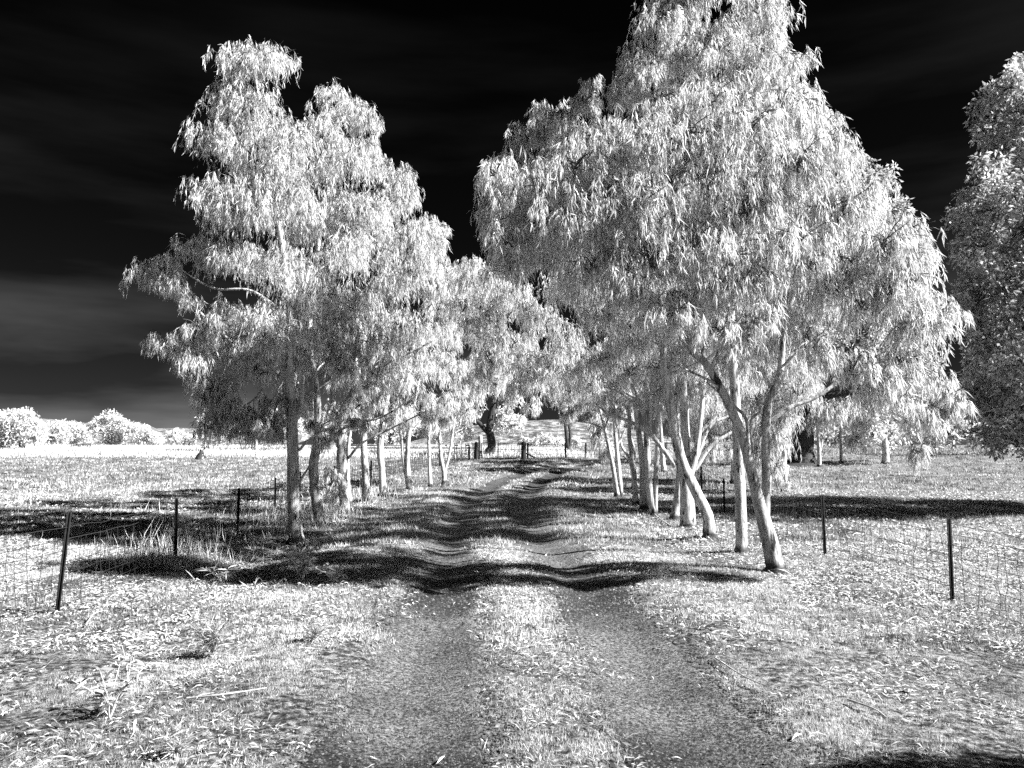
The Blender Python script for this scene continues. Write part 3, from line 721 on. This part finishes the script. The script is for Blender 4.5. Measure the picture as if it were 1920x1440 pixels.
T('gum_tree', 'seventh gum of the left row, thin single white stem', 'tree', (807, 913),
  [[(807, 913, 3.8), (805, 870, 3), (804, 800, 2.6), (815, 740, 1.6)]], [(860, 690, 24), (840, 740, 22), (810, 770, 20), (870, 620, 24), (800, 800, 14)], group=GL, depth=2.2)
T('gum_tree', 'last gum of the left row, white trunk forking into a wide Y', 'tree', (833, 908),
  [[(833, 908, 5), (832, 882, 4.4), (826, 850, 3.2), (824, 790, 2.5), (830, 730, 1.5)], [(833, 885, 3.2), (843, 850, 2.6), (850, 800, 2.2), (856, 760, 1.5)]],
  [(850, 740, 22), (875, 720, 24), (840, 790, 16), (870, 770, 20), (890, 680, 24), (900, 730, 20)], group=GL, depth=2.2)
# ---- right row
T('gum_tree', 'nearest gum of the right row, leaning trunk that forks low with patchy bark', 'tree', (1455, 1072),
  [[(1455, 1072, 17), (1442, 1010, 15), (1425, 950, 12, 0), (1410, 890, 9.5, -.1), (1392, 820, 9, -.2), (1365, 755, 8.5, -.3), (1325, 685, 7, -.4), (1270, 620, 6, -.5), (1190, 520, 4.5, -.5), (1120, 420, 3, -.4), (1080, 330, 1.5)],
   [(1433, 975, 9.5), (1437, 900, 9), (1436, 830, 8.5), (1440, 760, 8), (1462, 700, 6.5), (1470, 620, 5.5), (1500, 480, 4), (1480, 330, 3), (1460, 220, 1.5)]],
  [(930, 330, 42), (925, 400, 42), (960, 460, 48), (1000, 350, 58), (1040, 440, 65), (1080, 320, 62), (1130, 400, 75), (1170, 280, 70), (1120, 520, 55), (1210, 380, 80), (1260, 260, 80), (1220, 490, 75), (1330, 200, 62), (1320, 340, 85), (1300, 470, 80), (1300, 560, 55), (1400, 250, 75),
   (1400, 400, 85), (1390, 530, 75), (1470, 200, 55), (1480, 320, 75), (1480, 470, 80), (1450, 600, 50), (1540, 270, 55), (1560, 400, 75), (1560, 540, 75), (1620, 360, 55), (1640, 470, 70), (1640, 590, 65), (1700, 440, 46), (1710, 530, 58), (1730, 630, 58), (1770, 590, 36), (1680, 690, 50), (1760, 720, 42), (1735, 790, 38), (1722, 850, 22), (1790, 760, 26), (1690, 760, 36), (1400, 640, 44), (1520, 650, 48), (1590, 690, 44), (1640, 740, 34), (1180, 560, 50), (1250, 600, 44), (1340, 620, 44)],
  group=GR, depth=1.1, yoff=-1.3, bark='bark_patchy', cover=1.4,
  branches=[[(1445, 790, 4.5), (1480, 765, 4), (1530, 745, 3.5), (1575, 715, 3), (1625, 695, 2.2), (1680, 720, 1.2)], [(1402, 860, 4), (1400, 790, 3.5), (1375, 760, 3), (1330, 720, 2)],
            [(1575, 715, 2), (1640, 685, 1.6), (1690, 680, 1)], [(1412, 850, 3), (1408, 790, 2.6), (1425, 770, 2.2), (1415, 740, 1.5)], [(1330, 690, 3.2, -.4), (1290, 655, 3, -.4), (1240, 570, 2.4, -.4)], [(1345, 720, 2.4, -.4), (1280, 690, 1.8, -.5), (1240, 670, 1, -.6)]])
T('gum_tree', 'second gum of the right row, tall straight speckled trunk beside the leaning one', 'tree', (1391, 1038),
  [[(1391, 1038, 11.5), (1389, 960, 10.5), (1385, 860, 10), (1378, 740, 9), (1372, 640, 8), (1365, 480, 7), (1350, 300, 5.5), (1330, 120, 3.5), (1320, -40, 2)]],
  [(1230, 50, 45), (1270, 10, 55), (1340, -30, 60), (1410, 20, 50), (1440, 90, 38), (1200, 120, 42), (1270, 110, 62), (1350, 90, 65), (1420, 150, 50), (1180, 180, 40), (1240, 200, 55), (1310, 200, 60), (1370, 230, 55), (1470, 170, 36), (1500, 230, 36), (1320, 330, 60), (1430, 350, 60), (1340, 480, 60), (1430, 500, 60), (1530, 240, 34), (1380, 620, 40), (1300, -60, 55), (1450, 30, 38), (1468, 120, 38), (1505, 185, 34), (1540, 225, 34)],
  group=GR, depth=2.0, cover=1.7)
T('gum_tree', 'third gum of the right row, bare trunk curving sharply left above its foot', 'tree', (1331, 1010),
  [[(1331, 1010, 12), (1326, 965, 10.5), (1302, 915, 10), (1277, 860, 9.5), (1262, 790, 9), (1254, 740, 8.5), (1244, 700, 7), (1240, 620, 6), (1200, 500, 5), (1150, 350, 4), (1105, 200, 2)]],
  [(1105, 160, 20), (1100, 195, 28), (1060, 215, 30), (1015, 215, 26), (1000, 260, 40), (1065, 275, 46), (1130, 250, 38), (960, 310, 40), (1030, 350, 55), (1110, 350, 55), (1180, 340, 50), (920, 340, 26), (940, 400, 45), (1000, 450, 50), (1080, 470, 55), (1160, 460, 50), (1200, 570, 50), (1240, 620, 42), (950, 500, 40), (1130, 600, 42)],
  spread=3, group=GR, depth=2, branches=[[(1256, 745, 5.5), (1242, 718, 5), (1226, 708, 4.5)], [(1256, 770, 3), (1235, 745, 2.5), (1215, 715, 1.5)]], cover=1.7)
T('gum_tree', 'thickest pale trunk of the right row, wide smooth foot with many forks above', 'tree', (1291, 992),
  [[(1291, 992, 15), (1288, 930, 13), (1285, 870, 11, .1), (1284, 780, 8, .2), (1282, 700, 6), (1300, 560, 4), (1340, 420, 2.5)],
   [(1292, 895, 8), (1303, 860, 6), (1312, 800, 5), (1318, 740, 4), (1330, 640, 3)]],
  [(1060, 540, 45), (1120, 560, 45), (1180, 640, 42), (1250, 690, 34), (1310, 640, 44), (1370, 680, 34), (1340, 560, 48), (1580, 290, 34), (1560, 330, 44), (1620, 380, 36), (1580, 460, 40), (1660, 430, 34), (1420, 640, 36), (1240, 540, 46), (1330, 720, 26)],
  group=GR, depth=2.2, branches=[[(1303, 880, 4.5), (1330, 840, 4), (1365, 815, 3), (1400, 800, 1.5)], [(1306, 860, 4), (1330, 800, 3.5), (1365, 780, 2.4), (1390, 750, 1.2)], [(1313, 810, 3.5), (1340, 785, 3), (1370, 760, 1.5)]], cover=1.7)
T('gum_tree', 'gum with twisted foot just left of the thickest trunk, long branch reaching left', 'tree', (1264, 976),
  [[(1264, 976, 8), (1272, 920, 7.5), (1276, 860, 7), (1270, 790, 6), (1262, 730, 5), (1250, 640, 3)]],
  [(960, 560, 38), (1010, 600, 40), (1070, 640, 40), (1040, 700, 32), (1120, 680, 36), (1190, 700, 32), (1240, 740, 26), (920, 520, 34), (930, 600, 34)],
  spread=2, group=GR, depth=2.2, bark='bark_patchy', branches=[[(1266, 875, 5), (1245, 845, 4.5), (1215, 810, 4), (1180, 790, 3.2), (1140, 775, 2.4), (1115, 755, 1.4)], [(1160, 783, 2), (1150, 760, 1.6), (1130, 735, 1)]])
T('gum_tree', 'slender leaning gum with dark streaked bark, middle of the right row', 'tree', (1226, 968),
  [[(1226, 968, 7), (1218, 920, 6.5), (1214, 860, 6), (1210, 790, 5), (1195, 740, 4), (1170, 680, 2.5)], [(1228, 960, 5), (1230, 880, 4.5), (1233, 800, 4), (1232, 720, 3)]],
  [(890, 540, 34), (870, 580, 30), (900, 630, 34), (960, 650, 34), (1010, 680, 32), (1150, 660, 34), (1210, 700, 30), (1100, 720, 28), (980, 720, 24), (880, 500, 24)],
  spread=3, group=GR, depth=2.4, bark='bark_patchy')
T('gum_tree', 'squat thick grey trunk forking low, middle of the right row', 'tree', (1208, 957),
  [[(1208, 957, 8.5), (1206, 900, 7), (1204, 860, 6), (1196, 800, 5), (1188, 740, 4), (1180, 680, 2)], [(1206, 870, 5), (1216, 820, 4), (1222, 760, 3)]],
  [(860, 520, 26), (850, 570, 30), (930, 680, 32), (1060, 700, 28), (1150, 720, 28), (1190, 740, 26), (900, 700, 24)], spread=2, group=GR, depth=2.4)
T('gum_tree', 'gum with pale trunk bending left, just before the twin-stemmed one on the right', 'tree', (1192, 946),
  [[(1190, 946, 5.5), (1188, 880, 4.6), (1180, 820, 4), (1178, 770, 4), (1150, 700, 2.5)]],
  [(980, 640, 30), (1020, 720, 26), (1090, 740, 26), (1140, 740, 26), (940, 720, 26), (1000, 760, 18)], spread=3, group=GR, depth=2.4)
T('gum_tree', 'twin-stemmed gum leaning over the far end of the track on the right', 'tree', (1158, 932),
  [[(1158, 932, 5.5), (1150, 880, 4.8), (1140, 830, 4), (1128, 780, 3), (1110, 710, 2)], [(1165, 934, 4.5), (1160, 880, 4.4), (1155, 830, 4), (1152, 770, 3), (1160, 720, 2)]],
  [(1050, 740, 26), (1090, 710, 28), (1130, 730, 26), (1000, 700, 28), (1070, 780, 16), (950, 740, 20), (1150, 770, 18)], spread=3, group=GR, depth=2.4, branches=[[(1155, 838, 2.5), (1165, 820, 2.2), (1172, 805, 1.4)]])
T('gum_tree', 'crooked small gum with dark knotted foot, furthest of the right row', 'tree', (1188, 918),
  [[(1188, 918, 4.6), (1188, 895, 3.6), (1180, 860, 3), (1165, 835, 2.5), (1160, 800, 2)], [(1184, 880, 2.6), (1190, 850, 2.2), (1182, 815, 1.6)]],
  [(1130, 790, 18), (1125, 830, 18), (1140, 850, 16), (1170, 780, 20), (1115, 800, 14)], group=GR, depth=1.6, bark='bark_patchy')
#@@BACK
# ---- trees of the right paddock
GP = 'trees standing in the right paddock'
T('weeping_gum', 'bright weeping gum behind the forked leaning trunk, foliage hanging nearly to the grass', 'tree', (1470, 880),
  [[(1470, 880, 5), (1470, 800, 4), (1480, 700, 2)]],
  [(1480, 700, 38), (1500, 740, 38), (1440, 760, 36), (1465, 790, 30), (1455, 830, 26), (1460, 870, 18), (1430, 690, 40), (1520, 690, 30), (1450, 880, 18), (1466, 905, 12), (1420, 850, 22), (1440, 810, 30), (1475, 640, 36), (1400, 660, 36)], Y=28.5, depth=1.8, group=GP, droop=1.25)
T('weeping_gum', 'low weeping gum behind the thickest trunk, pale curtain touching the paddock', 'tree', (1375, 885),
  [[(1375, 885, 5), (1375, 800, 4), (1370, 720, 2)]],
  [(1360, 790, 32), (1400, 780, 34), (1340, 830, 28), (1385, 835, 30), (1420, 830, 24), (1330, 760, 28), (1400, 720, 32), (1300, 740, 34), (1320, 690, 36), (1360, 650, 38), (1255, 760, 28), (1280, 800, 26), (1310, 850, 20), (1240, 720, 28), (1400, 860, 20)], Y=34, depth=2, group=GP, droop=1.2)
T('old_tree', 'huge old tree with black flared trunk standing behind the right fence', 'tree', (1505, 872),
  [[(1505, 872, 27), (1506, 845, 19), (1508, 810, 17), (1512, 760, 15), (1520, 640, 11), (1540, 500, 7), (1570, 350, 3)], [(1512, 770, 9), (1560, 740, 7), (1620, 735, 4)], [(1514, 720, 8), (1580, 680, 6), (1650, 620, 3)]],
  [(1610, 330, 44), (1650, 350, 36), (1580, 290, 30), (1670, 400, 34), (1600, 420, 50), (1540, 420, 50), (1650, 500, 50), (1580, 560, 52), (1680, 580, 46), (1640, 650, 40), (1700, 660, 36), (1600, 700, 34), (1660, 720, 32), (1720, 720, 30), (1500, 560, 50), (1520, 650, 40), (1570, 640, 36), (1750, 690, 26)],
  bark='bark_dark', leaf='leaf_dim', kind='puff', depth=4, group=GP, cover=.8, lscale=2.6)
T('gum_tree', 'small white-trunked gum with a bent side limb in the distance behind the old black trunk', 'tree', (1536, 857),
  [[(1536, 857, 4), (1535, 830, 3.4), (1533, 790, 3), (1540, 750, 1.6)], [(1538, 845, 2.4), (1545, 815, 2), (1565, 795, 1.3)]],
  [(1545, 760, 24), (1570, 775, 22), (1530, 790, 18), (1590, 760, 22)], Y=47, depth=2, group=GP)
T('gum_tree', 'distant slim white-stemmed gum midway between the black trunk and the bushy one', 'tree', (1577, 852),
  [[(1577, 852, 3), (1576, 820, 2.4), (1576, 780, 2)]], [(1590, 780, 22), (1575, 760, 22), (1610, 790, 22), (1605, 820, 16)], Y=50, depth=2, group=GP)
T('bushy_tree', 'low bushy pale tree hanging over a short trunk in the far right paddock', 'tree', (1660, 850),
  [[(1660, 852, 7), (1660, 838, 6), (1655, 800, 4)]], [(1625, 790, 24), (1660, 780, 26), (1690, 800, 22), (1640, 815, 18), (1670, 818, 18), (1700, 760, 26), (1610, 825, 14)], Y=50, leaf='leaf_far', kind='puff', depth=3, group=GP, cover=.9, lscale=3)
T('broadleaf_tree', 'tall dense broadleaf tree cut off by the right edge of the picture', 'tree', (2040, 905),
  [[(2040, 905, 34), (2035, 840, 26), (2030, 740, 22), (2010, 560, 16), (1990, 380, 10), (1980, 200, 4)], [(2035, 800, 14), (1960, 700, 10), (1890, 560, 6)]],
  [(1895, 165, 40), (1925, 140, 40), (1870, 215, 44), (1930, 230, 55), (1850, 250, 26), (1890, 290, 50), (1960, 300, 60), (1900, 370, 50), (1860, 325, 40), (1820, 395, 40), (1860, 400, 46), (1800, 420, 26), (1920, 440, 60), (1840, 470, 45), (1890, 520, 60), (1850, 560, 50), (1940, 560, 70), (1870, 620, 55), (1920, 680, 65),
   (1860, 700, 55), (1840, 640, 40), (1900, 770, 60), (1850, 780, 50), (1900, 830, 40), (1830, 740, 34), (1960, 780, 60), (2010, 200, 70), (2060, 330, 90), (2080, 480, 90), (2040, 620, 90), (2100, 700, 80), (2160, 560, 80), (2150, 400, 80), (2050, 130, 50), (2010, 820, 50), (1945, 845, 28), (2250, 500, 120), (2350, 650, 130), (2250, 760, 110), (2420, 450, 120), (2300, 300, 110), (2160, 240, 90), (2460, 620, 120)],
  bark='bark_dark', leaf='leaf_dim', kind='puff', depth=3.3, cover=1.3, lscale=1.25, group=GP, Y=20.5, sub=12)
T('conifer_hedge', 'dark thicket at the back of the right paddock behind the slim white stems', 'hedge', (1620, 845), [[(1620, 845, 3), (1620, 820, 3)]],
  [(1500+24*k, 818+4*math.sin(k*2), 20) for k in range(9)], Y=75, bark='bark_dark', leaf='leaf_dim', kind='puff', depth=4, cover=.7, lscale=4, limb=False)
T('conifer_hedge', 'dark thicket under the right-hand broadleaf tree at the paddock edge', 'hedge', (1860, 850), [[(1860, 850, 3), (1860, 820, 3)]],
  [(1720+28*k, 812+5*math.sin(k*1.7), 26) for k in range(9)], Y=60, bark='bark_dark', leaf='leaf_dim', kind='puff', depth=4, cover=.7, lscale=4, limb=False)
T('shade_tree', 'young gum just outside the right edge, shading the lower right corner', 'tree', (3500, 1600),
  [[(3500, 1600, 24), (3480, 1000, 18), (3470, 500, 10)]], [(3150, 495, 210), (3450, 480, 260), (3750, 470, 260), (2660, 500, 140)], Y=3.15, depth=.15, cover=2.6, copies=1, bark='bark_patchy', lscale=1)
T('gum_tree', 'shaded gum beyond the right row, mostly hidden behind its trunks', 'tree', (1245, 885),
  [[(1245, 885, 5), (1240, 830, 4), (1235, 740, 3), (1230, 660, 1.5)]], [(1180, 660, 30), (1230, 640, 34), (1280, 660, 30), (1210, 720, 30), (1260, 730, 28), (1150, 690, 24), (1300, 700, 24)], Y=42, depth=2.6, cover=2, group=GP)
T('gum_tree', 'last gum by the bend of the track, right of the far black twin trunks', 'tree', (1128, 868),
  [[(1128, 868, 4), (1126, 820, 3), (1120, 760, 2)]], [(1110, 740, 24), (1140, 720, 26), (1095, 762, 16), (1150, 760, 20), (1125, 690, 26), (1120, 790, 14)], Y=48, depth=2.6, cover=2, group=GP)
# ---- centre distance
GC = 'trees beyond the gate'
T('old_tree', 'dark-trunked spreading tree with blazing white foliage just behind the gate', 'tree', (915, 862),
  [[(925, 850, 11), (922, 835, 8), (918, 800, 7), (925, 760, 5), (935, 710, 3)], [(918, 815, 5), (895, 790, 4), (870, 770, 2)], [(920, 800, 4), (945, 770, 3), (965, 740, 2)]],
  [(905, 730, 26), (935, 715, 26), (960, 745, 22), (890, 765, 18), (945, 775, 20), (875, 790, 16), (960, 800, 20), (940, 800, 14), (870, 810, 14), (890, 700, 22), (975, 715, 20), (950, 690, 22), (975, 790, 10)],
  Y=62, bark='bark_dark', leaf='leaf_far', kind='puff', depth=3, cover=.75, lscale=3, sub=7, group=GC)
T('gum_tree', 'far tree with two thin black trunks right of the gate', 'tree', (1066, 840),
  [[(1066, 840, 5), (1063, 825, 3.4), (1060, 800, 2.8), (1056, 770, 2.4), (1054, 740, 2)], [(1068, 835, 3.6), (1069, 815, 2.6), (1066, 790, 2.2), (1070, 760, 2)]],
  [(1050, 755, 16), (1075, 745, 20), (1040, 735, 14), (1090, 760, 14), (1065, 720, 22), (1100, 735, 18)], Y=78, bark='bark_dark', leaf='leaf_far', kind='puff', depth=3, cover=.7, lscale=3.5, group=GC)
for k, (px, py, r, lb) in enumerate([(985, 827, 9, 'small round white bush just right of the gate post, far off'), (1010, 829, 8, 'low white bush in the middle of the row beyond the gate'), (1025, 824, 10, 'tallest white bush of the row beyond the gate'),
                                 (1046, 828, 9, 'round white bush left of the two black trunks'), (1080, 828, 8, 'round white bush right of the two black trunks')]):
    T('round_bush', lb, 'bush', (px, 838), [[(px, 838, 1.5), (px, 826, 1)]], [(px-r*.6, py+2, r*.8), (px+r*.6, py+3, r*.8), (px, py-2, r)], Y=100, leaf='leaf_far', kind='puff', depth=1.5, cover=1.0, lscale=3.5, sub=6, group='bushes beyond the gate', limb=False)
# ---- far left treeline
GT = 'trees of the far left treeline'
far = [(40, 838, 85, [(15, 800, 26), (45, 795, 26), (70, 805, 18), (30, 820, 20), (60, 822, 18), (0, 815, 22), (-25, 805, 24), (20, 785, 16), (50, 783, 14), (78, 825, 12), (-10, 790, 20), (5, 828, 16)], 'big round white tree at the left edge, dark short trunk under it', 'bark_dark'),
       (105, 835, 120, [(100, 808, 16), (115, 800, 15), (98, 822, 12), (120, 822, 14)], 'rounded pale tree next to the big round one', 'bark'),
       (145, 835, 125, [(138, 806, 14), (152, 812, 14), (142, 824, 12), (160, 824, 12)], 'lower pale tree before the tall one in the far treeline', 'bark'),
       (205, 835, 118, [(210, 785, 14), (198, 795, 16), (222, 796, 14), (190, 810, 16), (215, 812, 16), (235, 808, 14), (180, 800, 10), (200, 826, 12), (225, 826, 12)], 'tallest domed tree in the middle of the far treeline', 'bark'),
       (265, 835, 116, [(255, 808, 13), (272, 812, 13), (290, 818, 12), (262, 824, 12), (282, 827, 10), (300, 827, 8)], 'pale tree sloping down right of the tallest one', 'bark'),
       (325, 835, 120, [(320, 818, 10), (335, 812, 10), (328, 827, 9), (345, 822, 9)], 'small separate bushy tree right of the gap in the treeline', 'bark'),
       (366, 835, 118, [(360, 824, 9), (375, 822, 9), (385, 828, 8), (350, 829, 6)], 'low bush at the right end of the open treeline', 'bark'),
       (385, 838, 80, [(382, 790, 13), (400, 780, 18), (378, 805, 10), (410, 810, 18), (395, 828, 14), (385, 772, 10), (430, 800, 20), (425, 775, 16)], 'taller dark-edged tree glimpsed behind the lowest left foliage', 'bark'),
       (480, 838, 90, [(470, 810, 16), (500, 800, 20), (530, 812, 18), (490, 826, 12), (460, 790, 18), (520, 785, 20), (560, 805, 18)], 'broad pale tree behind the nearest left trunk', 'bark'),
       (610, 838, 95, [(590, 800, 18), (620, 790, 20), (650, 800, 18), (605, 822, 12), (640, 822, 12), (670, 790, 18)], 'pale tree behind the second and third left trunks', 'bark'),
       (720, 838, 100, [(700, 800, 16), (730, 795, 18), (755, 805, 16), (715, 822, 12), (780, 800, 16), (745, 824, 10)], 'pale tree seen between the fifth and sixth left trunks', 'bark'),
       (825, 838, 100, [(805, 805, 14), (830, 795, 16), (850, 810, 14), (820, 824, 10), (868, 800, 16), (845, 780, 16)], 'pale tree glimpsed through the last left trunks', 'bark')]
for px, py, Y_, lb_, lab, bk in far:
    T('paddock_tree', lab, 'tree', (px, py), [[(px, py, 3), (px, py-12, 2.5), (px, py-30, 1.5)]] if bk == 'bark' else [[(px, py, 7), (px, py-12, 5), (px, py-35, 3)]],
      lb_, Y=Y_, bark=bk, leaf='leaf_far', kind='puff', depth=4, cover=1.6, lscale=Y_/32, sub=12, group=GT, limb=(bk != 'bark'))
T('round_bush', 'small dark bush in the left paddock between the fourth and fifth trunks', 'bush', (701, 856), [[(701, 856, 2), (701, 848, 1)]], [(697, 849, 7), (706, 850, 6)], Y=60, leaf='leaf_dim', bark='bark_dark', kind='puff', depth=.6, cover=.5, lscale=2, sub=6, limb=False)
